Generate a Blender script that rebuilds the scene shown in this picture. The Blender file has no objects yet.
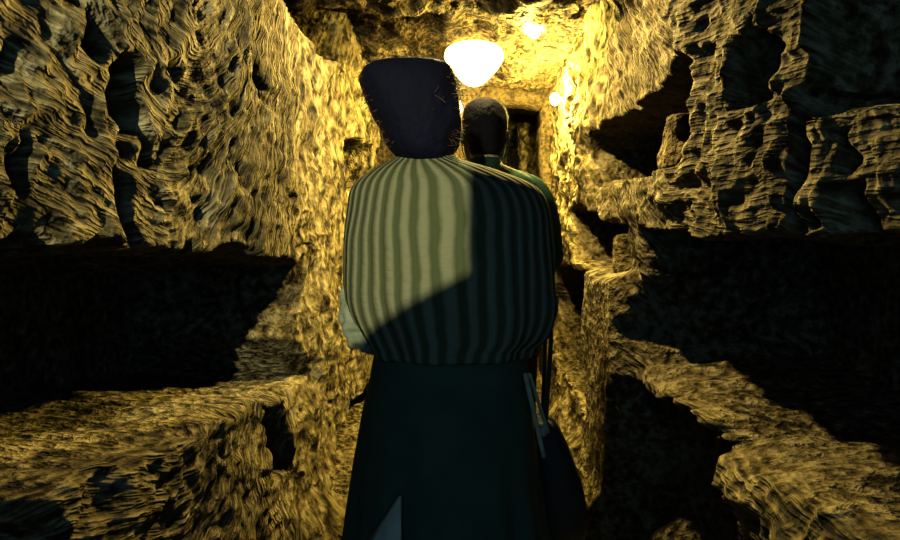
import bpy, bmesh, math
import numpy as np
from mathutils import Vector

SC = bpy.context.scene
COL = SC.collection
F = 600.0                    # focal length in pixels of the 900x540 frame
VX, VY = 465.0, 245.0        # where the passage vanishes
CAMZ = 1.2
W = 0.6                      # half width of the passage

# ------------------------------------------------------------------ helpers
def h3(ix, iy, iz, seed):
    n = (ix * 374761393 + iy * 668265263 + iz * 2147483647 + seed * 974711) & 0xFFFFFFFF
    n = ((n ^ (n >> 13)) * 1274126177) & 0xFFFFFFFF
    n = ((n ^ (n >> 16)) * 2246822519) & 0xFFFFFFFF
    return ((n ^ (n >> 15)) & 0xFFFFFF) / float(0xFFFFFF) * 2 - 1

def noise(x, y, z=0.0, seed=1):
    x, y, z = np.broadcast_arrays(np.asarray(x, float), np.asarray(y, float), np.asarray(z, float))
    fx, fy, fz = np.floor(x), np.floor(y), np.floor(z)
    ix, iy, iz = fx.astype(np.int64), fy.astype(np.int64), fz.astype(np.int64)
    x, y, z = x - fx, y - fy, z - fz
    u, v, w = (t * t * t * (t * (t * 6 - 15) + 10) for t in (x, y, z))
    r = 0
    for a in (0, 1):
        for b in (0, 1):
            for c in (0, 1):
                wt = (u if a else 1 - u) * (v if b else 1 - v) * (w if c else 1 - w)
                r = r + wt * h3(ix + a, iy + b, iz + c, seed)
    return r

def fbm(x, y, z=0.0, seed=1, oct=3, gain=0.5):
    r, a = 0, 1.0
    for k in range(oct):
        r = r + a * noise(x * 2 ** k, y * 2 ** k, np.asarray(z) * 2 ** k, seed + k * 7)
        a *= gain
    return r

def sstep(a, b, x):
    t = np.clip((x - a) / (b - a), 0, 1)
    return t * t * (3 - 2 * t)

def poly_sdf(poly, X, Y):
    P = np.array(poly, float); n = len(P)
    d = np.full(X.shape, 1e9); inside = np.zeros(X.shape, bool)
    for i in range(n):
        a, b = P[i], P[(i + 1) % n]
        e = b - a
        wx, wy = X - a[0], Y - a[1]
        t = np.clip((wx * e[0] + wy * e[1]) / max(e @ e, 1e-12), 0, 1)
        d = np.minimum(d, (wx - t * e[0]) ** 2 + (wy - t * e[1]) ** 2)
        if a[1] != b[1]:
            c = (a[1] > Y) != (b[1] > Y)
            xi = a[0] + (Y - a[1]) / (b[1] - a[1]) * e[0]
            inside ^= c & (X < xi)
    return np.where(inside, -1, 1) * np.sqrt(d)

def mesh_obj(name, verts, faces, mat, parent=None, smooth=True, attrs=None):
    me = bpy.data.meshes.new(name)
    me.from_pydata([tuple(v) for v in verts], [], [tuple(f) for f in faces])
    if attrs:
        for k, arr in attrs.items():
            at = me.attributes.new(k, 'FLOAT_VECTOR', 'POINT')
            at.data.foreach_set('vector', np.asarray(arr, np.float32).ravel())
    me.polygons.foreach_set('use_smooth', [smooth] * len(me.polygons))
    me.materials.append(mat)
    me.update()
    o = bpy.data.objects.new(name, me); COL.objects.link(o)
    if parent: o.parent = parent
    return o

def grid_faces(nr, nc, flip=False, closed=False):
    f = []
    m = nc if closed else nc - 1
    for i in range(nr - 1):
        for j in range(m):
            a, b = i * nc + j, i * nc + (j + 1) % nc
            q = (a, b, b + nc, a + nc)
            f.append(q[::-1] if flip else q)
    return f

def tag(o, label=None, cat=None, group=None, kind=None):
    if label: o['label'] = label
    if cat: o['category'] = cat
    if group: o['group'] = group
    if kind: o['kind'] = kind
    return o

def empty(name, loc):
    o = bpy.data.objects.new(name, None); COL.objects.link(o); o.location = loc
    o.empty_display_size = 0.1
    return o

def place_on(o, parent):
    """parent keeping world coordinates"""
    o.parent = parent
    o.matrix_parent_inverse.identity()
    o.data.transform(__import__('mathutils').Matrix.Translation(-parent.location))
    return o

def curve_interp(rows, n):
    R = np.array(rows, float); k = len(R)
    t = np.linspace(0, k - 1, n)
    i = np.clip(np.floor(t).astype(int), 0, k - 2); f = (t - i)[:, None]
    p0, p1, p2, p3 = R[np.maximum(i - 1, 0)], R[i], R[i + 1], R[np.minimum(i + 2, k - 1)]
    return 0.5 * (2 * p1 + (p2 - p0) * f + (2 * p0 - 5 * p1 + 4 * p2 - p3) * f * f + (3 * p1 - p0 - 3 * p2 + p3) * f ** 3)

def loft(rows, nz=60, n=72, disp=None):
    """rows of (z, cx, half width, cy, half depth, exponent); returns verts, faces, (angle, z) attribute"""
    L = curve_interp(rows, nz)
    L[:, 2] = np.maximum(L[:, 2], .002); L[:, 4] = np.maximum(L[:, 4], .002)
    t = np.linspace(0, 2 * math.pi, n, endpoint=False)
    c, s = np.cos(t)[None], np.sin(t)[None]
    e = 2.0 / L[:, 5][:, None]
    x = L[:, 1][:, None] + L[:, 2][:, None] * np.sign(c) * np.abs(c) ** e
    y = L[:, 3][:, None] + L[:, 4][:, None] * np.sign(s) * np.abs(s) ** e
    z = np.repeat(L[:, 0][:, None], n, 1)
    if disp is not None:
        d = disp(x, y, z, np.repeat(t[None], nz, 0))
        nx, ny = np.repeat(c, nz, 0), np.repeat(s, nz, 0)
        x = x + nx * d; y = y + ny * d
    v = np.stack([x, y, z], -1).reshape(-1, 3)
    uv = np.stack([np.repeat(t[None], nz, 0), z, np.zeros_like(z)], -1).reshape(-1, 3)
    f = grid_faces(nz, n, closed=True, flip=L[-1, 0] < L[0, 0])
    f.append(tuple(range(n)) if L[-1, 0] < L[0, 0] else tuple(range(n))[::-1])
    last = tuple(range((nz - 1) * n, nz * n))
    f.append(last[::-1] if L[-1, 0] < L[0, 0] else last)
    return v, f, uv

def tube(pts, rads, n=12, sub=6, flat=1.0, cap=True, disp=None):
    """tapering tube along points, rounded ends"""
    R = np.array([list(p) + [r] for p, r in zip(pts, rads)], float)
    L = curve_interp(R, max(2, (len(R) - 1) * sub + 1))
    P, r = L[:, :3], np.maximum(L[:, 3], .0006)
    T = np.gradient(P, axis=0); T /= np.maximum(np.linalg.norm(T, axis=1), 1e-9)[:, None]
    if cap:
        a0 = [P[0] - T[0] * r[0] * math.sin(q) for q in (1.35, .9, .45)]
        b0 = [P[-1] + T[-1] * r[-1] * math.sin(q) for q in (.45, .9, 1.35)]
        P = np.vstack([a0, P, b0])
        T = np.vstack([[T[0]] * 3, T, [T[-1]] * 3])
        r = np.concatenate([[r[0] * math.cos(q) for q in (1.35, .9, .45)], r, [r[-1] * math.cos(q) for q in (.45, .9, 1.35)]])
    up = np.array([0, 0, 1.0])
    if abs(T[0] @ up) > .9: up = np.array([0, 1.0, 0])
    V = []
    t = np.linspace(0, 2 * math.pi, n, endpoint=False)
    for k in range(len(P)):
        a = np.cross(T[k], up); a /= np.linalg.norm(a); b = np.cross(a, T[k]); up = b
        rr = r[k]
        if disp is not None: rr = r[k] * (1 + disp(k, t))
        V.append(P[k] + (np.cos(t) * rr)[:, None] * a + (np.sin(t) * rr * flat)[:, None] * b)
    V = np.vstack(V)
    f = grid_faces(len(P), n, closed=True)
    f.append(tuple(range(n))[::-1]); f.append(tuple(range((len(P) - 1) * n, len(P) * n)))
    return V, f

def ellipsoid(c, r, nu=24, nv=16):
    V = [];
    for i in range(nv + 1):
        p = math.pi * (i / nv) * .998 + .001 * math.pi
        for j in range(nu):
            q = 2 * math.pi * j / nu
            V.append((c[0] + r[0] * math.sin(p) * math.cos(q), c[1] + r[1] * math.sin(p) * math.sin(q), c[2] - r[2] * math.cos(p)))
    f = grid_faces(nv + 1, nu, closed=True)
    f.append(tuple(range(nu))[::-1]); f.append(tuple(range(nv * nu, (nv + 1) * nu)))
    return np.array(V), f

class MB:
    def __init__(s): s.v, s.f, s.n = [], [], 0
    def add(s, vf):
        v, f = vf[0], vf[1]
        s.v.append(np.asarray(v, float)); s.f += [tuple(i + s.n for i in q) for q in f]; s.n += len(v)
        return s
    def build(s, name, mat, parent=None, smooth=True):
        o = mesh_obj(name, np.vstack(s.v), s.f, mat, None, smooth)
        if parent is not None: place_on(o, parent)
        return o

def bake(o, mods):
    """apply modifiers through the depsgraph"""
    for typ, kw in mods:
        m = o.modifiers.new(typ.lower(), typ)
        for k, v in kw.items(): setattr(m, k, v)
    bpy.context.view_layer.update()
    dg = bpy.context.evaluated_depsgraph_get()
    me = bpy.data.meshes.new_from_object(o.evaluated_get(dg))
    o.modifiers.clear(); o.data = me
    me.polygons.foreach_set('use_smooth', [True] * len(me.polygons))
    return o

# ------------------------------------------------------------------ materials
def new_mat(name):
    m = bpy.data.materials.new(name); m.use_nodes = True
    nt = m.node_tree; nt.nodes.clear()
    out = nt.nodes.new('ShaderNodeOutputMaterial')
    return m, nt, out

def N(nt, typ, **kw):
    n = nt.nodes.new(typ)
    for k, v in kw.items():
        if k in n.inputs: n.inputs[k].default_value = v
        else: setattr(n, k, v)
    return n

def ramp(nt, pts):
    r = nt.nodes.new('ShaderNodeValToRGB'); e = r.color_ramp.elements
    while len(e) < len(pts): e.new(.5)
    for el, (p, c) in zip(e, pts):
        el.position = p; el.color = (c[0], c[1], c[2], 1)
    return r

def rock_mat(name, light, mid, dark, bump=0.9, stroke=True, su=9.0, sv=75.0):
    m, nt, out = new_mat(name); L = nt.links
    bs = N(nt, 'ShaderNodeBsdfPrincipled', Roughness=.88)
    bs.inputs['Specular IOR Level'].default_value = .25
    tc = N(nt, 'ShaderNodeTexCoord')
    big = N(nt, 'ShaderNodeTexNoise', Scale=5.0, Detail=6.0, Roughness=.6)
    L.new(tc.outputs['Object'], big.inputs['Vector'])
    fine = N(nt, 'ShaderNodeTexNoise', Scale=36.0, Detail=3.0, Roughness=.55)
    L.new(tc.outputs['Object'], fine.inputs['Vector'])
    def madd(a, k, b=None, off=0.0):
        n = N(nt, 'ShaderNodeMath', operation='MULTIPLY_ADD'); n.inputs[1].default_value = k; n.inputs[2].default_value = off
        L.new(a, n.inputs[0])
        if b is not None: L.new(b, n.inputs[2])
        return n.outputs[0]
    lumps = N(nt, 'ShaderNodeTexNoise', Scale=17.0, Detail=3.0, Roughness=.55)
    L.new(tc.outputs['Object'], lumps.inputs['Vector'])
    sf = fine.outputs['Fac']
    if stroke:
        at = N(nt, 'ShaderNodeAttribute'); at.attribute_name = 'stroke'
        st = N(nt, 'ShaderNodeTexNoise', Scale=1.0, Detail=2.0, Roughness=.5)
        L.new(at.outputs['Vector'], st.inputs['Vector'])
        mk = N(nt, 'ShaderNodeAttribute'); mk.attribute_name = 'face'
        mixf = N(nt, 'ShaderNodeMix'); mixf.data_type = 'FLOAT'
        L.new(mk.outputs['Fac'], mixf.inputs[0]); L.new(sf, mixf.inputs[2]); L.new(st.outputs['Fac'], mixf.inputs[3])
        sf = mixf.outputs[0]
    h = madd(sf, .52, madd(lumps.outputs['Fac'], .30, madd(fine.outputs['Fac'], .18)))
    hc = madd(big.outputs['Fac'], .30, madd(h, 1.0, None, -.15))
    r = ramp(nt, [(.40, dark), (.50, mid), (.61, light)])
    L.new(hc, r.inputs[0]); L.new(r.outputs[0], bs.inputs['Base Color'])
    b1 = N(nt, 'ShaderNodeBump', Strength=bump, Distance=.065)
    L.new(h, b1.inputs['Height'])
    L.new(b1.outputs[0], bs.inputs['Normal'])
    L.new(bs.outputs[0], out.inputs[0])
    return m

def plain_mat(name, col, rough=.7, col2=None, scale=30, bump=0, spec=.3, sheen=0, sheen_col=None, trans=0):
    m, nt, out = new_mat(name); L = nt.links
    bs = N(nt, 'ShaderNodeBsdfPrincipled', Roughness=rough)
    bs.inputs['Specular IOR Level'].default_value = spec
    tc = N(nt, 'ShaderNodeTexCoord')
    nz = N(nt, 'ShaderNodeTexNoise', Scale=scale, Detail=5.0)
    L.new(tc.outputs['Object'], nz.inputs['Vector'])
    r = ramp(nt, [(.35, col), (.65, col2 or [c * .75 for c in col])])
    L.new(nz.outputs['Fac'], r.inputs[0]); L.new(r.outputs[0], bs.inputs['Base Color'])
    if bump:
        b = N(nt, 'ShaderNodeBump', Strength=bump, Distance=.01)
        L.new(nz.outputs['Fac'], b.inputs['Height']); L.new(b.outputs[0], bs.inputs['Normal'])
    if sheen:
        bs.inputs['Sheen Weight'].default_value = sheen
        bs.inputs['Sheen Tint'].default_value = (*(sheen_col or (1, 1, 1)), 1)
    if trans:
        tr = N(nt, 'ShaderNodeBsdfTranslucent'); L.new(r.outputs[0], tr.inputs['Color'])
        mix = N(nt, 'ShaderNodeMixShader', Fac=trans)
        L.new(bs.outputs[0], mix.inputs[1]); L.new(tr.outputs[0], mix.inputs[2]); L.new(mix.outputs[0], out.inputs[0])
    else:
        L.new(bs.outputs[0], out.inputs[0])
    return m

def emit_mat(name, col, strength):
    m, nt, out = new_mat(name)
    e = N(nt, 'ShaderNodeEmission', Strength=strength); e.inputs['Color'].default_value = (*col, 1)
    nt.links.new(e.outputs[0], out.inputs[0])
    return m

def stripe_mat(name):
    m, nt, out = new_mat(name); L = nt.links
    bs = N(nt, 'ShaderNodeBsdfPrincipled', Roughness=.85)
    bs.inputs['Specular IOR Level'].default_value = .15
    at = N(nt, 'ShaderNodeAttribute'); at.attribute_name = 'uvz'
    sp = N(nt, 'ShaderNodeSeparateXYZ'); L.new(at.outputs['Vector'], sp.inputs[0])
    tc = N(nt, 'ShaderNodeTexCoord')
    wob = N(nt, 'ShaderNodeTexNoise', Scale=11.0, Detail=3.0); L.new(tc.outputs['Object'], wob.inputs['Vector'])
    a = N(nt, 'ShaderNodeMath', operation='MULTIPLY_ADD'); a.inputs[1].default_value = 40.0
    w2 = N(nt, 'ShaderNodeMath', operation='MULTIPLY'); w2.inputs[1].default_value = 2.6; L.new(wob.outputs['Fac'], w2.inputs[0])
    L.new(sp.outputs['X'], a.inputs[0]); L.new(w2.outputs[0], a.inputs[2])
    s = N(nt, 'ShaderNodeMath', operation='SINE'); L.new(a.outputs[0], s.inputs[0])
    h = N(nt, 'ShaderNodeMath', operation='MULTIPLY_ADD'); h.inputs[1].default_value = .5; h.inputs[2].default_value = .5
    L.new(s.outputs[0], h.inputs[0])
    r = ramp(nt, [(.2, (.085, .095, .040)), (.8, (.245, .235, .13))])
    L.new(h.outputs[0], r.inputs[0]); L.new(r.outputs[0], bs.inputs['Base Color'])
    # puckers across the light stripes
    mp = N(nt, 'ShaderNodeMapping'); mp.inputs['Scale'].default_value = (26, 26, 80)
    L.new(tc.outputs['Object'], mp.inputs[0])
    pk = N(nt, 'ShaderNodeTexNoise', Scale=1.0, Detail=2.0); L.new(mp.outputs[0], pk.inputs['Vector'])
    pm = N(nt, 'ShaderNodeMath', operation='MULTIPLY'); L.new(pk.outputs['Fac'], pm.inputs[0]); L.new(h.outputs[0], pm.inputs[1])
    ad = N(nt, 'ShaderNodeMath', operation='MULTIPLY_ADD'); ad.inputs[1].default_value = .35
    L.new(h.outputs[0], ad.inputs[0]); L.new(pm.outputs[0], ad.inputs[2])
    b = N(nt, 'ShaderNodeBump', Strength=.6, Distance=.012)
    L.new(ad.outputs[0], b.inputs['Height']); L.new(b.outputs[0], bs.inputs['Normal'])
    L.new(bs.outputs[0], out.inputs[0])
    return m

M = {}
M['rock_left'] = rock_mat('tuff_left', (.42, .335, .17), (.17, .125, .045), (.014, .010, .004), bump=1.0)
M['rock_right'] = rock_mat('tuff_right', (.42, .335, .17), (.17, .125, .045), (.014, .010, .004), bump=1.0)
M['rock'] = rock_mat('tuff_plain', (.30, .22, .09), (.17, .12, .04), (.05, .035, .012), stroke=False)
M['rock_end'] = rock_mat('shaded_tuff', (.13, .09, .035), (.08, .055, .02), (.03, .02, .008), bump=.7, stroke=False)  # darker tuff: shade of the camera-facing end wall put into the colour
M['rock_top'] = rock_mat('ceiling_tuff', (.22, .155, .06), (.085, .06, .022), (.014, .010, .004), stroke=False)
M['ground'] = rock_mat('trodden_earth', (.72, .52, .15), (.5, .34, .09), (.12, .075, .02), bump=.6, stroke=False)
M['blouse'] = stripe_mat('striped_cotton')
M['cuff'] = plain_mat('pale_cuff', (.34, .36, .24), .85, (.2, .23, .13), 40, .6)
M['skirt'] = plain_mat('dark_skirt', (.06, .125, .062), .85, (.05, .085, .055), 9, .15)
M['lining'] = plain_mat('pale_lining', (.75, .72, .50), .8, (.6, .58, .4), 30, .2)
M['hair_w'] = plain_mat('dark_hair', (.006, .007, .020), .75, (.007, .007, .014), 60, .5, spec=.08, trans=.05)
M['hair_m'] = plain_mat('short_hair', (.005, .005, .009), .75, (.007, .006, .008), 90, .5, spec=.08, trans=.05)
M['strand'] = plain_mat('rim_lit_strand', (.3, .19, .07), .45, (.2, .12, .05), 60, 0, spec=.6, trans=.5)  # far lighter than the hair, paints the bright rim along its outline
M['skin'] = plain_mat('skin', (.50, .27, .17), .55, (.42, .22, .14), 20, .1)
M['shirt'] = plain_mat('green_shirt', (.014, .055, .028), .8, (.010, .042, .022), 25, .2, spec=.2)
M['trousers'] = plain_mat('dark_trousers', (.02, .022, .03), .85, None, 25, .2)
M['shoe'] = plain_mat('shoe_leather', (.02, .016, .014), .5)
M['mask'] = plain_mat('mask_fabric', (.22, .36, .26), .8, (.2, .32, .24), 60)
M['bag'] = plain_mat('navy_bag', (.012, .016, .022), .6, (.016, .026, .024), 18, .2)
M['strap'] = plain_mat('olive_strap', (.66, .62, .34), .75, (.45, .43, .22), 50, .3)
M['toggle'] = plain_mat('pale_toggle', (.55, .5, .3), .5)
M['metal'] = plain_mat('lamp_metal', (.2, .18, .15), .5, None, 40, .1, spec=.5)
WARM = (1.0, .72, .18)
M['globe'] = emit_mat('globe_glow', WARM, 17)
M['bulb'] = emit_mat('bulb_glow', (1.0, .76, .17), 5600)
M['bulb_small'] = emit_mat('bulb_small_glow', (1.0, .75, .15), 1900)
M['wall_bulb'] = emit_mat('wall_bulb_glow', (1.0, .74, .25), 260)

# ------------------------------------------------------------------ the passage
def LP(pts):   # points on the left wall plane
    return [((F * W) / (VX - x), CAMZ + (VY - y) / F * (F * W) / (VX - x)) for x, y in pts]
def RP(pts):   # points on the right wall plane
    return [((F * W) / (x - VX), CAMZ + (VY - y) / F * (F * W) / (x - VX)) for x, y in pts]

YA = np.concatenate([np.linspace(-1.4, .34, 50), .35 * np.exp(np.arange(0, math.log(6.9 / .35), .0062))])
ZA = np.linspace(-.03, 2.62, 370)
YG, ZG = np.meshgrid(YA, ZA)
TOP = 2.31

def carve(niches, seed):
    warp = .012 * fbm(YG * 14, ZG * 14, 0, seed, 3) + .012 * fbm(YG * 5, ZG * 5, 2, seed + 3, 2)
    rec = np.zeros_like(YG)
    for poly, depth, soft, hw in niches:
        s = poly_sdf(poly, YG, ZG) + warp * hw
        rec = np.maximum(rec, depth * sstep(soft * .35, -soft * .65, s))
    return rec

def wall(name, side, niches, seed, mat, stroke, extra=None, smooth=None):
    rec = carve(niches, seed)
    damp = 1 - .6 * sstep(.2, .5, rec)
    lump = ((.022 if side < 0 else .016) * fbm(YG * 2.3, ZG * 2.3, 0, seed + 11, 2) + (.013 if side < 0 else .017) * fbm(YG * 8, ZG * 9, 0, seed + 21, 3))
    chip = np.abs(noise(YG * 22, ZG * 22, 0, seed + 31))
    lump = lump + .010 * (chip - .4) + .005 * noise(YG * 50, ZG * 50, 0, seed + 41)
    U, V = stroke(YG, ZG)
    groove = noise(U, V * .45, 3, seed + 51)
    lump = lump + .010 * groove
    bank = .13 * sstep(.34, 0, ZG) * (1 + .5 * noise(YG * 6, ZG * 6, 5, seed))
    if smooth is not None: damp = damp * (1 - .65 * smooth(YG, ZG))
    d = W + rec + lump * damp - bank
    if extra is not None: d = d + extra(YG, ZG)
    # roll the wall in under the ceiling
    V3 = np.stack([side * d, YG + .02 * noise(YG * 7, ZG * 7, rec * 6, seed + 61), ZG + .02 * noise(YG * 7, ZG * 7, 9 + rec * 6, seed + 62)], -1).reshape(-1, 3)
    st = np.stack([U, V + rec * 40, rec * 12], -1).reshape(-1, 3)
    o = mesh_obj(name, V3, grid_faces(len(ZA), len(YA), flip=(side > 0)), mat, attrs={'stroke': st, 'face': np.stack([(1 - sstep(.03, .12, rec)) * (1 - (0 if smooth is None else smooth(YG, ZG)))] * 3, -1).reshape(-1, 3)})
    return tag(o, kind='structure')

def stroke_left(y, z):
    # pick strokes: long and slanting near the viewer, blunt pits farther on
    yy = np.clip(y, .1, 2.0)
    S = .25 / 1.35 * np.exp(1.35 * (yy - .85))
    far = sstep(1.2, 2.1, y)
    return 15 * y + far * 6 * (y - 1.2), (z + S) * (80 * (1 - far)) + z * 13 * far
def stroke_right(y, z):
    far = sstep(1.7, 2.6, y)
    return 11 * y + far * 8 * (y - 1.7), (z - .1 * y) * 72 * (1 - far) + z * 16 * far

left_niches = [
    (LP([(305, 262), (306, 300), (300, 340), (312, 374), (290, 390), (240, 410), (200, 426), (150, 452), (128, 460), (70, 474), (34, 486), (40, 505), (60, 530), (85, 565), (-600, 700), (-600, 215), (-100, 225), (0, 236), (50, 246), (110, 252), (150, 256), (235, 252), (262, 262)]), .62, .05, .8),
    (LP([(262, -30), (300, 28), (337, 72), (345, 60), (347, -30)]), 1.1, .04, .6),
    (LP([(345, 140), (372, 146), (374, 184), (350, 186)]), .3, .05, .5),
    (LP([(378, 150), (392, 152), (392, 185), (378, 185)]), .3, .05, .3),
    (LP([(262, 412), (280, 406), (288, 470), (272, 474)]), .10, .03, .5),
    (LP([(322, 490), (335, 450), (352, 405), (364, 380), (374, 395), (352, 450), (335, 500)]), .25, .04, .6),
    (LP([(108, 50), (126, 60), (136, 120), (122, 128)]), .07, .05, 1),
    (LP([(140, 135), (152, 140), (162, 168), (150, 168)]), .06, .05, 1),
    (LP([(122, 175), (138, 185), (146, 250), (128, 250)]), .07, .05, 1),
    (LP([(242, 60), (254, 70), (254, 105), (243, 100)]), .06, .05, 1),
    (LP([(155, 55), (168, 62), (170, 80), (160, 78)]), .05, .05, 1),
    (LP([(0, 150), (20, 160), (30, 200), (5, 190)]), .03, .05, 1),
    (LP([(60, 5), (85, 20), (90, 60), (70, 50)]), .03, .05, 1),
]
def left_extra(y, z):
    # the foot of the near wall steps back, and the rock above the niche bulges a little
    return -.04 * np.exp(-((z - 1.62) / .3) ** 2) * sstep(3.2, 1.5, y)
wall('wall_left', -1, left_niches, 3, M['rock_left'], stroke_left, left_extra)

right_niches = [
    (RP([(640, 228), (700, 236), (800, 245), (900, 247), (1600, 262), (1600, 720), (905, 545), (840, 506), (760, 472), (712, 440), (690, 414), (660, 386), (641, 368), (634, 330), (640, 280)]), .62, .05, .8),
    (RP([(590, 190), (603, 184), (640, 178), (663, 166), (684, 156), (689, 130), (690, 90), (688, 52), (682, 48), (660, 82), (640, 106), (615, 119), (595, 130), (588, 150)]), .5, .03, .5),
    (RP([(730, 102), (727, 70), (734, 38), (750, 24), (768, 30), (774, 50), (774, 80), (768, 97), (746, 106)]), .38, .03, .4),
    (RP([(795, 104), (806, 90), (806, 0), (790, -80), (1700, -200), (1700, -20), (905, 98), (850, 106), (815, 121), (800, 119)]), .55, .05, .6),
    (RP([(790, 110), (802, 112), (806, 150), (802, 245), (790, 245)]), .10, .03, .5),
    (RP([(842, 132), (858, 130), (860, 160), (846, 164)]), .05, .03, .8),
    (RP([(846, 190), (868, 186), (872, 236), (848, 240)]), .07, .03, .8),
    (RP([(812, 205), (824, 204), (826, 222), (814, 224)]), .05, .03, .8),
    (RP([(570, 211), (580, 207), (600, 220), (626, 228), (626, 267), (600, 268), (575, 258)]), .3, .06, .4),
    (RP([(552, 300), (557, 268), (574, 268), (597, 284), (601, 350), (604, 412), (586, 406), (560, 365)]), .6, .05, .4),
    (RP([(568, 66), (580, 68), (578, 92), (571, 106)]), .15, .06, .4),
    (RP([(634, 385), (650, 392), (668, 402), (698, 434), (718, 466), (736, 580), (618, 580)]), .26, .06, 1),
]
def pier_mask(y, z): return sstep(2.10, 2.17, y + .05 * (1.1 - z)) * sstep(2.75, 2.64, y) * sstep(1.11, 1.06, z)
def right_extra(y, z):
    pier = -.08 * pier_mask(y, z)
    rib = -.12 * np.exp(-((y - 5.5) / .16) ** 2)
    chunk = -.07 * np.exp(-((y - 1.0) / .22) ** 2 - ((z - .66) / .10) ** 2)
    return pier + rib + chunk
wall('wall_right', 1, right_niches, 5, M['rock_right'], stroke_right, right_extra, pier_mask)

# floor and ceiling
def slab(name, z0, amp, mat, seed, flip, x0=-1.4, x1=1.4):
    xs = np.linspace(x0, x1, 150); ys = np.concatenate([np.linspace(-1.4, 1, 60), np.linspace(1.02, 7, 330)])
    X, Y = np.meshgrid(xs, ys)
    z = z0 + amp * fbm(X * 3, Y * 3, 0, seed, 3) + amp * .6 * np.abs(noise(X * 14, Y * 14, 0, seed + 9))
    V3 = np.stack([X, Y, z], -1).reshape(-1, 3)
    st = np.stack([X * 30, Y * 12, z * 0], -1).reshape(-1, 3)
    o = mesh_obj(name, V3, grid_faces(len(ys), len(xs), flip=flip), mat, attrs={'stroke': st})
    return tag(o, kind='structure')
slab('floor', 0.0, .02, M['ground'], 71, False)
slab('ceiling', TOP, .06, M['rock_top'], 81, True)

def slab_with_hole(name, y, thick, hole, seed, x0=-1.3, x1=1.3, z1=2.6, step=.02, rag=.012):
    """rock partition across the passage with a ragged opening"""
    xs = np.arange(x0, x1 + step, step); zs = np.arange(-.05, z1 + step, step)
    X, Z = np.meshgrid(xs, zs)
    s = poly_sdf(hole, X, Z) + rag * fbm(X * 7, Z * 7, 0, seed, 2)
    n = len(xs)
    keep = s > 0
    V = []; idx = {}
    fr = y + min(.03, thick * .3) * fbm(X * 4, Z * 4, 0, seed + 4, 3)
    bk = y + thick + min(.03, thick * .3) * fbm(X * 4, Z * 4, 4, seed + 4, 3)
    # pull the vertices next to the opening onto its edge
    gx = np.gradient(s, step, axis=1); gz = np.gradient(s, step, axis=0)
    near = keep & (s < step * 1.2)
    XX = np.where(near, X - gx * s, X); ZZ = np.where(near, Z - gz * s, Z)
    N2 = X.size
    V = np.vstack([np.stack([XX, fr, ZZ], -1).reshape(-1, 3), np.stack([XX, bk, ZZ], -1).reshape(-1, 3)])
    cell = keep[:-1, :-1] & keep[1:, :-1] & keep[:-1, 1:] & keep[1:, 1:]
    f = []; edges = {}
    for i, j in zip(*np.nonzero(cell)):
        a = i * n + j; q = (a, a + 1, a + 1 + n, a + n)
        f.append(q); f.append(tuple(k + N2 for k in q[::-1]))
        for e in ((q[0], q[1]), (q[1], q[2]), (q[2], q[3]), (q[3], q[0])):
            if (e[1], e[0]) in edges: del edges[(e[1], e[0])]
            else: edges[e] = 1
    for a, b in edges: f.append((b, a, a + N2, b + N2))
    used = sorted({k for q in f for k in q}); mp = {k: i for i, k in enumerate(used)}
    o = mesh_obj(name, V[used], [tuple(mp[k] for k in q) for q in f], M['rock_end'])
    return tag(o, kind='structure')

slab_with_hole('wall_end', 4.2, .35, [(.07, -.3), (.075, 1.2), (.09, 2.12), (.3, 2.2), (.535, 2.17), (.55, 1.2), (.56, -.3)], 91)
slab_with_hole('wall_far', 6.7, .1, [(5, 5), (5.1, 5), (5.1, 5.1)], 93, step=.05)
slab_with_hole('shadow_blocker', -.54, .04, [(-.236, 2.3), (-.232, 1.614), (-.277, 1.591), (-.30, 1.575), (-.6, 1.5), (-.6, 2.3)], 95, step=.008, rag=.002)  # added unseen slab; its opening cuts the shadow on the woman's back

# loose rock standing in the niches
def boulder(name, rows, seed, label, cat, amp=.012, lean=(0, 0)):
    z0 = rows[0][0]
    def dsp(x, y, z, t): return amp * fbm(x * 14, y * 14, z * 14, seed, 3)
    v, f, uv = loft(rows, 40, 48, dsp)
    v = np.array(v); v[:, 0] += lean[0] * (v[:, 2] - z0); v[:, 1] += lean[1] * (v[:, 2] - z0)
    o = mesh_obj(name, v, f, M['rock'])
    return tag(o, label, cat)
boulder('tuff_block', [(1.45, .69, .06, 1.93, .10, 2.6), (1.47, .69, .062, 1.93, .105, 2.6), (1.52, .69, .055, 1.92, .075, 2.8), (1.57, .69, .05, 1.90, .06, 2.8), (1.605, .69, .04, 1.89, .045, 2.6), (1.61, .69, .01, 1.89, .012, 2.4)], 7,
        'lit lump of broken tuff standing on the ledge of the upper right niche', 'rock', .012)
boulder('stone_slab', [(1.09, .66, .05, 2.46, .05, 3.4), (1.12, .66, .05, 2.46, .05, 3.4), (1.18, .66, .048, 2.46, .047, 3.4), (1.235, .66, .044, 2.45, .04, 3.2), (1.245, .66, .02, 2.45, .02, 3)], 9,
        'small upright golden stone slab in the low square niche beside the pier', 'stone', .005)

# ------------------------------------------------------------------ lamps
def lathe(profile, c, n=40, sx=1, sy=1):
    V = []
    for r, z in profile:
        for j in range(n):
            q = 2 * math.pi * j / n
            V.append((c[0] + r * sx * math.cos(q), c[1] + r * sy * math.sin(q), c[2] + z))
    f = grid_faces(len(profile), n, closed=True)
    f.append(tuple(range(n))[::-1]); f.append(tuple(range((len(profile) - 1) * n, len(profile) * n)))
    return np.array(V), f

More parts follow.
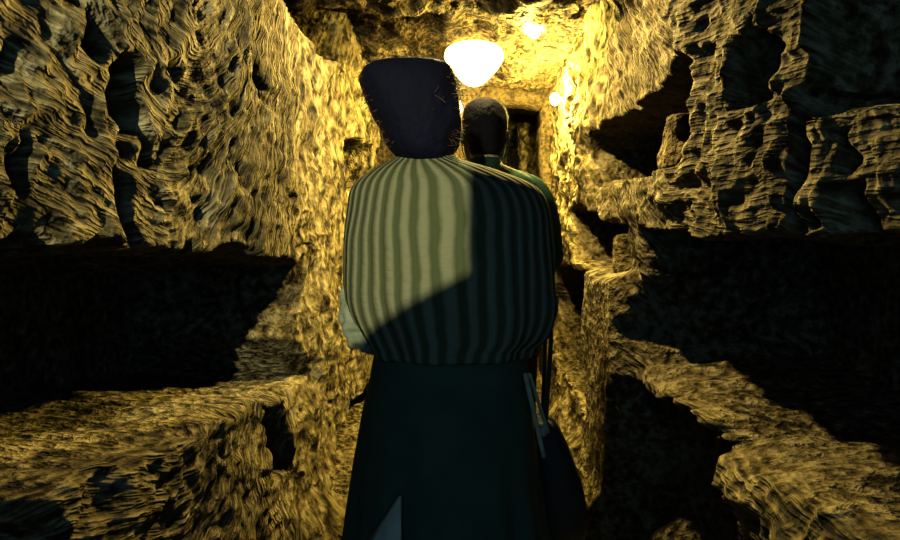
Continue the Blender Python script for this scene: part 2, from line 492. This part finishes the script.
gl = empty('ceiling_lamp', (.05, 3.3, 2.31)); tag(gl, 'large glowing bowl-shaped ceiling lamp above the man', 'lamp')
prof = [(.002, -.115), (.03, -.112), (.06, -.095), (.095, -.06), (.13, -.02), (.155, .02), (.162, .05), (.15, .08), (.11, .10), (.05, .11), (.003, .112)]
P = curve_interp([(r, z) for r, z in prof], 50)
MB().add(lathe([tuple(p) for p in P], (.05, 3.3, 2.19))).build('glass_bowl', M['globe'], gl)
MB().add(lathe([(.05, 0), (.055, .01), (.055, .06), (.05, .12), (.02, .12)], (.05, 3.3, 2.30))).build('mounting_base', M['metal'], gl)

bl = empty('bulb_lamp', (.34, 2.96, 2.31)); tag(bl, 'bare glaring bulb lamp close to the rock ceiling by the right wall', 'lamp')
MB().add(ellipsoid((.34, 2.96, 2.255), (.03, .03, .034))).build('bulb', M['bulb_small'], bl)
MB().add(tube([(.34, 2.96, 2.287), (.34, 2.96, 2.31), (.34, 2.96, 2.42)], [.014, .016, .016], 16)).build('socket', M['metal'], bl)

sl = empty('bulb_lamp', (.56, 3.5, 2.05)); tag(sl, 'added bulb at the right rock wall lighting a white vertical strip', 'lamp')  # extra bulb put in to brighten this strip of wall
MB().add(ellipsoid((.525, 3.5, 2.05), (.026, .026, .034))).build('bulb', M['bulb'], sl)
MB().add(tube([(.548, 3.5, 2.05), (.57, 3.5, 2.05), (.66, 3.5, 2.05)], [.013, .014, .014], 14)).build('socket', M['metal'], sl)

wl = empty('wall_lamp', (-.045, 4.19, 2.13)); tag(wl, 'small bright wall lamp on the end wall between the two heads', 'lamp')
MB().add(ellipsoid((-.045, 4.09, 2.13), (.026, .026, .042))).build('bulb', M['wall_bulb'], wl)
MB().add(tube([(-.045, 4.12, 2.185), (-.045, 4.15, 2.2), (-.045, 4.24, 2.2)], [.018, .016, .016], 12)).build('bracket', M['metal'], wl)

# ------------------------------------------------------------------ people
def head_parts(mb, c, k=1.0):
    """head with face towards +y; c is the chin-to-crown centre, k scales a 0.23 m head"""
    x, y, z = c
    rows = [(-.118, 0, .018, .05, .02, 2), (-.112, 0, .036, .045, .034, 2), (-.085, 0, .054, .03, .064, 2.2), (-.05, 0, .064, .012, .086, 2.2), (-.01, 0, .071, 0, .096, 2.1), (.035, 0, .076, -.004, .100, 2.1), (.075, 0, .068, -.006, .088, 2), (.102, 0, .045, -.006, .058, 2), (.114, 0, .012, -.006, .016, 2)]
    rows = [(z + k * a, x + k * b, k * w, y + k * cy, k * d, e) for a, b, w, cy, d, e in rows]
    v, f, _ = loft(rows, 40, 40); mb.add((v, f))
    mb.add(tube([(x, y + .088 * k, z + .015 * k), (x, y + .108 * k, z - .03 * k)], [.009 * k, .014 * k], 10))       # nose
    for s in (-1, 1):
        mb.add(ellipsoid((x + s * .077 * k, y - .008 * k, z - .012 * k), (.011 * k, .018 * k, .031 * k), 14, 10))   # ears
        mb.add(tube([(x + s * .018 * k, y + .091 * k, z + .026 * k), (x + s * .05 * k, y + .078 * k, z + .024 * k)], [.008 * k, .007 * k], 8))  # brows
    mb.add(tube([(x - .022 * k, y + .088 * k, z - .062 * k), (x, y + .096 * k, z - .061 * k), (x + .022 * k, y + .088 * k, z - .062 * k)], [.006 * k, .009 * k, .006 * k], 8))  # lips

def hand(mb, w, d, up, side):
    """five-fingered relaxed hand; w wrist, d pointing direction, up back of the hand"""
    d = Vector(d).normalized(); up = Vector(up).normalized(); s = d.cross(up).normalized() * side
    w = Vector(w)
    mb.add(tube([w, w + d * .045, w + d * .085], [.024, .030, .032], 14, flat=.55))
    for i, (o, l) in enumerate(((.026, .068), (.009, .078), (-.009, .072), (-.026, .056))):
        a = w + d * .08 + s * o
        mb.add(tube([a, a + d * l * .45 - up * .004, a + d * l * .75 - up * .018, a + d * l * .88 - up * .036], [.0095, .009, .0085, .0075], 10))
    a = w + d * .03 + s * .024
    mb.add(tube([a, a + d * .025 + s * .022 - up * .008, a + d * .055 + s * .03 - up * .016], [.012, .011, .009], 10))

def body(name, parent, neck, headc, sh, hipc, arms, legs, k=1.0, torso=None):
    mb = MB()
    head_parts(mb, headc, k)
    mb.add(tube([(neck[0], neck[1], neck[2] - .08), neck, (headc[0], headc[1] - .01, headc[2] - .07)], [.066 * k, .055 * k, .055 * k], 18))
    v, f, _ = loft(torso, 50, 48); mb.add((v, f))
    for a in arms:
        mb.add(tube(a['p'], a['r'], 16)); hand(mb, a['p'][-1], a['d'], a['u'], a['s'])
    for l in legs: mb.add(tube(l['p'], l['r'], 18))
    o = mb.build(name, M['skin'], parent)
    bake(o, [('REMESH', dict(mode='VOXEL', voxel_size=.006)), ('SMOOTH', dict(factor=.5, iterations=4))])
    return o

def strands(mb, pts, normals, n, lmin, lmax, r, rng, curl=.5, down=.2):
    for i in rng.choice(len(pts), n, replace=True):
        p = Vector(pts[i]); d = Vector(normals[i]).normalized()
        l = rng.uniform(lmin, lmax)
        d = (d + Vector(rng.uniform(-curl, curl, 3))).normalized()
        e = Vector(rng.uniform(-curl, curl, 3)); e.z -= down
        q = [p - d * .004, p + d * l * .5 + e * l * .15, p + d * l * .85 + e * l * .5]
        mb.add(tube(q, [r, r * .9, r * .4], 4, 2, cap=False))

# --- the woman in the striped blouse
Y0 = 1.43
wo = empty('person', (-.04, Y0, .0))
tag(wo, 'person seen from behind in a striped blouse and long dark skirt', 'person')
WX = -.105
body('body', wo, (WX, Y0 + .01, 1.415), (WX, Y0 + .02, 1.51), .17, (-.03, Y0, .9),
     [dict(p=[(-.19, Y0, 1.28), (-.225, Y0 + .0, 1.18), (-.225, Y0 + .06, 1.03), (-.12, Y0 + .20, 1.06), (-.02, Y0 + .26, 1.09)], r=[.048, .042, .038, .032, .024], d=(1, .3, .15), u=(-.2, 1, .2), s=1),
      dict(p=[(.11, Y0, 1.28), (.16, Y0 + .0, 1.18), (.16, Y0 + .06, 1.03), (.06, Y0 + .19, 1.02), (-.04, Y0 + .23, 1.03)], r=[.048, .042, .038, .032, .024], d=(-1, .3, .1), u=(.2, 1, .2), s=-1)],
     [dict(p=[(-.03 + s * .085, Y0, .86), (-.03 + s * .085, Y0 + .01, .48), (-.03 + s * .08, Y0 - .01, .10), (-.03 + s * .08, Y0 + .02, .05), (-.03 + s * .085, Y0 + .13, .035)], r=[.085, .058, .038, .036, .03]) for s in (-1, 1)],
     .97,
     [(.80, -.03, .12, Y0, .10, 2.2), (.86, -.03, .15, Y0, .115, 2.3), (.92, -.035, .155, Y0, .115, 2.3), (1.06, -.045, .13, Y0, .095, 2.3), (1.2, -.05, .15, Y0, .105, 2.4), (1.28, -.05, .16, Y0, .095, 2.4), (1.345, -.07, .11, Y0, .075, 2.2), (1.385, -.09, .06, Y0, .055, 2)])

def blouse_disp(x, y, z, t):
    fold = .006 * np.sin(t * 9 + 5 * z) * sstep(1.3, .95, z)
    return fold + .006 * fbm(x * 9, y * 9, z * 5, 23, 2) * sstep(1.42, 1.3, z)
br = [(1.418, -.095, .058, Y0 + .005, .060, 2), (1.412, -.095, .070, Y0, .072, 2), (1.396, -.088, .098, Y0, .085, 2.1), (1.372, -.070, .158, Y0, .105, 2.3), (1.335, -.048, .218, Y0, .125, 2.4),
      (1.28, -.040, .240, Y0, .14, 2.4), (1.2, -.040, .250, Y0, .15, 2.3), (1.1, -.036, .252, Y0, .155, 2.3), (1.04, -.030, .245, Y0, .155, 2.3), (.99, -.026, .222, Y0, .152, 2.3), (.965, -.03, .20, Y0, .15, 2.3), (.947, -.03, .193, Y0, .148, 2.3), (.942, -.03, .18, Y0, .14, 2.3)]
v, f, uv = loft(br, 110, 160, blouse_disp)
b = mesh_obj('blouse', v, f, M['blouse'], attrs={'uvz': uv}); place_on(b, wo)
# forearm sleeves, gathered
rng = np.random.default_rng(4)
for pts, rad in (([(-.225, Y0 + .06, 1.06), (-.16, Y0 + .15, 1.05), (-.08, Y0 + .22, 1.07)], [.07, .06, .045]),
                 ([(.16, Y0 + .06, 1.05), (.10, Y0 + .15, 1.03), (.03, Y0 + .21, 1.03)], [.07, .06, .045])):
    mb = MB().add(tube(pts, rad, 24, 14, disp=lambda k, t: .08 * np.sin(k * 1.3) + .05 * np.sin(3 * t + k)))
    place_on(mesh_obj('sleeve', mb.v[0], mb.f, M['cuff']), wo)
# crumpled left cuff below the elbow
mb = MB().add(tube([(-.268, Y0 - .0, 1.15), (-.272, Y0 - .02, 1.09), (-.262, Y0 - .04, 1.03), (-.240, Y0 - .05, .99), (-.222, Y0 - .04, .965)], [.010, .018, .026, .030, .018], 28, 12,
                   disp=lambda k, t: .16 * np.sin(k * .8 + 2 * np.sin(t * 2)) + .14 * np.sin(4 * t + k * .35)))
place_on(mesh_obj('cuff', mb.v[0], mb.f, M['cuff']), wo)

sk = [(.965, -.035, .16, Y0, .12, 2.2), (.94, -.035, .18, Y0, .130, 2.2), (.87, -.037, .192, Y0, .14, 2.2), (.80, -.043, .202, Y0, .15, 2.2), (.70, -.047, .213, Y0, .17, 2.2), (.6, -.045, .225, Y0, .19, 2.2), (.5, -.042, .236, Y0, .21, 2.2), (.3, -.03, .265, Y0, .24, 2.2), (.1, -.02, .29, Y0, .26, 2.2), (.085, -.02, .28, Y0, .25, 2.2)]
def skirt_disp(x, y, z, t): return (.010 * np.sin(t * 11 + 1.5) + .007 * np.sin(t * 17)) * sstep(.85, .4, z)
v, f, uv = loft(sk, 70, 160, skirt_disp)
skirt = mesh_obj('skirt', v, f, M['skirt']); place_on(skirt, wo)
SKL = curve_interp(sk, 400)
def skirt_back(x, z, off=.006):
    i = int(np.argmin(np.abs(SKL[:, 0] - z))); _, cx, hw, cy, hd, e = SKL[i]
    q = min(.995, abs((x - cx) / hw))
    return cy - hd * (1 - q ** e) ** (1 / e) - off
# pale lining showing in the slit at the back of the skirt
rows = []
for k in range(14):
    z = .683 - (k * .0175 if k < 6 else .0875 + (k - 5) * .05); hw = .0015 + .0062 * min(k, 5) + .003 * max(0, k - 5)
    cx = -.134 - .0055 * k
    rows.append((z, cx, hw))
V = []; fs = []
for k, (z, cx, hw) in enumerate(rows):
    for j in range(7):
        x = cx - hw + 2 * hw * j / 6
        V.append((x, skirt_back(x, z, .030 + .006 * math.sin(j / 6 * math.pi)), z))
fs = grid_faces(len(rows), 7, flip=False)
ln = mesh_obj('slit_lining', V, fs, M['lining'])
bake(ln, [('SOLIDIFY', dict(thickness=.004, offset=0))])
ln.data.transform(__import__('mathutils').Matrix.Translation(-wo.location)); ln.parent = skirt
for s in (-1, 1):
    mb = MB().add(tube([(-.03 + s * .085, Y0 - .04, .045), (-.03 + s * .085, Y0 + .06, .045), (-.03 + s * .09, Y0 + .16, .035)], [.038, .042, .032], 16, flat=.85))
    mb.build('shoe', M['shoe'], wo)

# hair: a broad mass combed up and back
hr = [(1.385, -.095, .03, Y0 - .02, .05, 2), (1.395, -.095, .052, Y0 - .02, .072, 2), (1.412, -.097, .068, Y0 - .02, .088, 2), (1.437, -.100, .086, Y0 - .02, .10, 2.1), (1.47, -.106, .096, Y0 - .015, .112, 2.2), (1.505, -.115, .104, Y0 - .012, .118, 2.3),
      (1.545, -.126, .111, Y0 - .01, .12, 2.5), (1.58, -.134, .1135, Y0 - .01, .116, 2.6), (1.603, -.136, .109, Y0 - .01, .104, 2.7), (1.617, -.132, .096, Y0 - .01, .086, 2.5), (1.626, -.120, .066, Y0 - .01, .055, 2.2), (1.629, -.108, .02, Y0 - .01, .02, 2)]
def hair_disp(x, y, z, t): return .007 * fbm(x * 16, y * 16, z * 10, 31, 3)
v, f, uv = loft(hr, 80, 96, hair_disp)
hair = mesh_obj('hair', v, f, M['hair_w']); place_on(hair, wo)
rng = np.random.default_rng(11)
nrm = np.zeros((len(v), 3)); hair.data.vertices.foreach_get('normal', nrm.ravel()) if False else None
nn = np.array([tuple(q.normal) for q in hair.data.vertices])
sel = np.nonzero((np.abs(nn[:, 1]) < .55) & (v[:, 2] > 1.42))[0]
mb = MB(); strands(mb, v[sel], nn[sel], 420, .006, .022, .0006, rng, .7, .2)
sel = np.nonzero((nn[:, 0] > .5) & (v[:, 2] > 1.50) & (v[:, 2] < 1.58))[0]
strands(mb, v[sel], nn[sel], 40, .012, .035, .0007, rng, .9, .3)
ws = mb.build('loose_strands', M['strand'], wo)
ws.parent = hair

# --- her shoulder bag
bg = empty('shoulder_bag', (.23, Y0 + .13, .44)); tag(bg, 'dark shoulder bag hanging at the right hip of the striped blouse', 'bag')
v, f, uv = loft([(.44, .256, .01, Y0 + .13, .03, 3), (.45, .256, .05, Y0 + .13, .055, 3), (.50, .254, .062, Y0 + .13, .07, 3), (.58, .242, .060, Y0 + .13, .07, 3), (.66, .224, .048, Y0 + .13, .06, 3), (.74, .206, .034, Y0 + .13, .045, 3), (.75, .204, .012, Y0 + .13, .02, 3)], 40, 60,
                lambda x, y, z, t: .004 * fbm(x * 12, y * 12, z * 12, 41, 2))
place_on(mesh_obj('pouch', v, f, M['bag']), bg)
for p0, p1 in (((.128, .925), (.173, .735)), ((.137, .925), (.182, .79))):
    pts = []
    for k in range(6):
        t = k / 5; x = p0[0] + (p1[0] - p0[0]) * t; z = p0[1] + (p1[1] - p0[1]) * t
        pts.append((x, Y0 - .16 + .05 * t, z))
    mb = MB().add(tube(pts, [.0052] * 6, 10, 4, flat=.45)); mb.build('drawstring', M['strap'], wo)
mb = MB().add(ellipsoid((.171, Y0 - .122, .795), (.008, .006, .013), 16, 12)); mb.build('toggle', M['toggle'], wo)
MB().add(tube([(.205, Y0 + .10, .742), (.213, Y0 + .10, .86), (.222, Y0 + .12, .97), (.218, Y0 + .15, 1.0), (.214, Y0 + .17, .96), (.210, Y0 + .16, .86), (.205, Y0 + .15, .742)], [.006] * 7, 10, 6)).build('strap', M['bag'], bg)

# --- the man ahead
Y1 = 2.2
mn = empty('person', (.075, Y1, 0)); tag(mn, 'person ahead with short dark hair and a green shirt wearing a face mask', 'person')
MX = .073
body('body', mn, (MX, Y1, 1.50), (MX, Y1 + .01, 1.605), .2, (MX, Y1, .95),
     [dict(p=[(MX + s * .165, Y1, 1.38), (MX + s * .205, Y1, 1.17), (MX + s * .215, Y1 + .06, .98), (MX + s * .2, Y1 + .14, .86)], r=[.048, .045, .042, .029], d=(0, .35, -1), u=(s, .2, 0), s=1 if s < 0 else 1) for s in (-1, 1)],
     [dict(p=[(MX + s * .095, Y1, .9), (MX + s * .1, Y1 + .02, .5), (MX + s * .1, Y1 - .02, .11), (MX + s * .1, Y1 + .02, .05), (MX + s * .11, Y1 + .14, .04)], r=[.095, .065, .045, .04, .034]) for s in (-1, 1)],
     1.03,
     [(.85, MX, .13, Y1, .1, 2.2), (.92, MX, .165, Y1, .12, 2.3), (1.05, MX, .155, Y1, .115, 2.3), (1.25, MX, .165, Y1, .115, 2.4), (1.36, MX, .17, Y1, .10, 2.4), (1.43, MX, .13, Y1, .075, 2.2), (1.485, MX, .07, Y1, .062, 2)])
v, f, uv = loft([(1.515, MX, .058, Y1, .066, 2), (1.495, MX, .068, Y1, .074, 2), (1.478, MX, .10, Y1, .09, 2.1), (1.452, MX, .158, Y1, .105, 2.3), (1.42, MX, .196, Y1, .115, 2.4), (1.36, MX, .212, Y1, .125, 2.4), (1.25, MX, .205, Y1, .135, 2.4), (1.05, MX, .19, Y1, .135, 2.3), (.9, MX, .19, Y1, .14, 2.3), (.86, MX, .188, Y1, .138, 2.3)], 60, 72,
                lambda x, y, z, t: .006 * fbm(x * 8, y * 8, z * 8, 51, 3))
place_on(mesh_obj('shirt', v, f, M['shirt']), mn)
for s in (-1, 1):
    mb = MB().add(tube([(MX + s * .12, Y1, 1.425), (MX + s * .175, Y1, 1.385), (MX + s * .208, Y1, 1.30), (MX + s * .22, Y1, 1.16)], [.05, .062, .064, .068], 20, 8)); mb.build('sleeve', M['shirt'], mn)
    mb = MB().add(tube([(MX + s * .09, Y1, .93), (MX + s * .1, Y1 + .02, .5), (MX + s * .1, Y1 - .01, .08)], [.11, .085, .075], 20, 8)); mb.build('trouser_leg', M['trousers'], mn)
    mb = MB().add(tube([(MX + s * .1, Y1 - .04, .05), (MX + s * .105, Y1 + .06, .05), (MX + s * .11, Y1 + .18, .04)], [.042, .046, .036], 16, flat=.85)); mb.build('shoe', M['shoe'], mn)
hm = [(1.525, MX, .05, Y1 - .045, .035, 2), (1.54, MX, .062, Y1 - .038, .05, 2), (1.57, MX, .074, Y1 - .025, .072, 2.1), (1.61, MX, .081, Y1 - .016, .09, 2.1), (1.66, MX, .084, Y1 - .004, .103, 2.1), (1.70, MX, .074, Y1, .092, 2), (1.722, MX, .052, Y1, .066, 2), (1.733, MX, .018, Y1, .022, 2)]
v, f, uv = loft(hm, 50, 72, lambda x, y, z, t: .003 * fbm(x * 30, y * 30, z * 30, 61, 2))
hmo = mesh_obj('hair', v, f, M['hair_m']); place_on(hmo, mn)
nn = np.array([tuple(q.normal) for q in hmo.data.vertices])
mb = MB(); sel = np.nonzero((v[:, 2] > 1.64) & (np.abs(nn[:, 1]) < .25))[0]; strands(mb, v[sel], nn[sel], 260, .004, .010, .0005, np.random.default_rng(5), .5, 0)
ms = mb.build('hair_tips', M['strand'], mn); ms.parent = hmo
# mask over his face with loops behind the ears
v, f, uv = loft([(1.49, MX, .045, Y1 + .055, .05, 2.2), (1.51, MX, .062, Y1 + .045, .072, 2.3), (1.55, MX, .076, Y1 + .04, .082, 2.3), (1.59, MX, .078, Y1 + .045, .082, 2.3), (1.60, MX, .07, Y1 + .05, .075, 2.2)], 20, 48)
mk = mesh_obj('face_mask', v, f, M['mask']); place_on(mk, mn)
for s in (-1, 1):
    mb = MB().add(tube([(MX + s * .077, Y1 + .06, 1.60), (MX + s * .084, Y1 - .005, 1.615), (MX + s * .086, Y1 - .022, 1.58), (MX + s * .08, Y1 + .01, 1.54), (MX + s * .07, Y1 + .05, 1.52)], [.0022] * 5, 8, 5)); o = mb.build('ear_loop', M['mask'], mn); o.parent = mk

# ------------------------------------------------------------------ light
def light(name, typ, loc, energy, col, size=.05, rot=None, **kw):
    d = bpy.data.lights.new(name, typ); d.energy = energy; d.color = col
    if typ == 'AREA': d.size = size
    else: d.shadow_soft_size = size
    for k, v in kw.items(): setattr(d, k, v)
    o = bpy.data.objects.new(name, d); COL.objects.link(o); o.location = loc
    if rot: o.rotation_euler = rot
    return o
light('near_wall_fill', 'SPOT', (.05, 2.14, 2.14), 84, (1, .78, .31), .02, spot_size=math.radians(164), spot_blend=.12)          # added unseen spot above the frame, brightens the near walls
light('torch_behind', 'POINT', (-.30, -1.0, 1.75), 185, (1, 1.0, .66), .004)      # torch of someone following
light('blue_fill', 'AREA', (0, -.45, 1.25), 3.2, (.17, .40, .72), .6, (math.radians(90), 0, 0))   # added blue fill behind the camera for niches and shaded cloth

wd = bpy.data.worlds.new('World'); SC.world = wd; wd.use_nodes = True
wd.node_tree.nodes['Background'].inputs[0].default_value = (.002, .004, .01, 1)
wd.node_tree.nodes['Background'].inputs[1].default_value = 1

# ------------------------------------------------------------------ camera
cd = bpy.data.cameras.new('camera'); co = bpy.data.objects.new('camera', cd); COL.objects.link(co)
cd.sensor_fit = 'HORIZONTAL'; cd.sensor_width = 36; cd.lens = 36 * F / 900
co.location = (0, 0, CAMZ); co.rotation_euler = (math.pi / 2, 0, 0)
cd.shift_x = -(VX - 450) / 900; cd.shift_y = -(270 - VY) / 900
cd.clip_start = .02
SC.camera = co
SC.view_settings.view_transform = 'Standard'
SC.view_settings.look = 'None'
SC.view_settings.exposure = 0
SC.view_settings.gamma = 1
SC.view_settings.use_curve_mapping = False
try: SC.cycles.use_denoising = True; SC.cycles.diffuse_bounces = 0
except Exception: pass
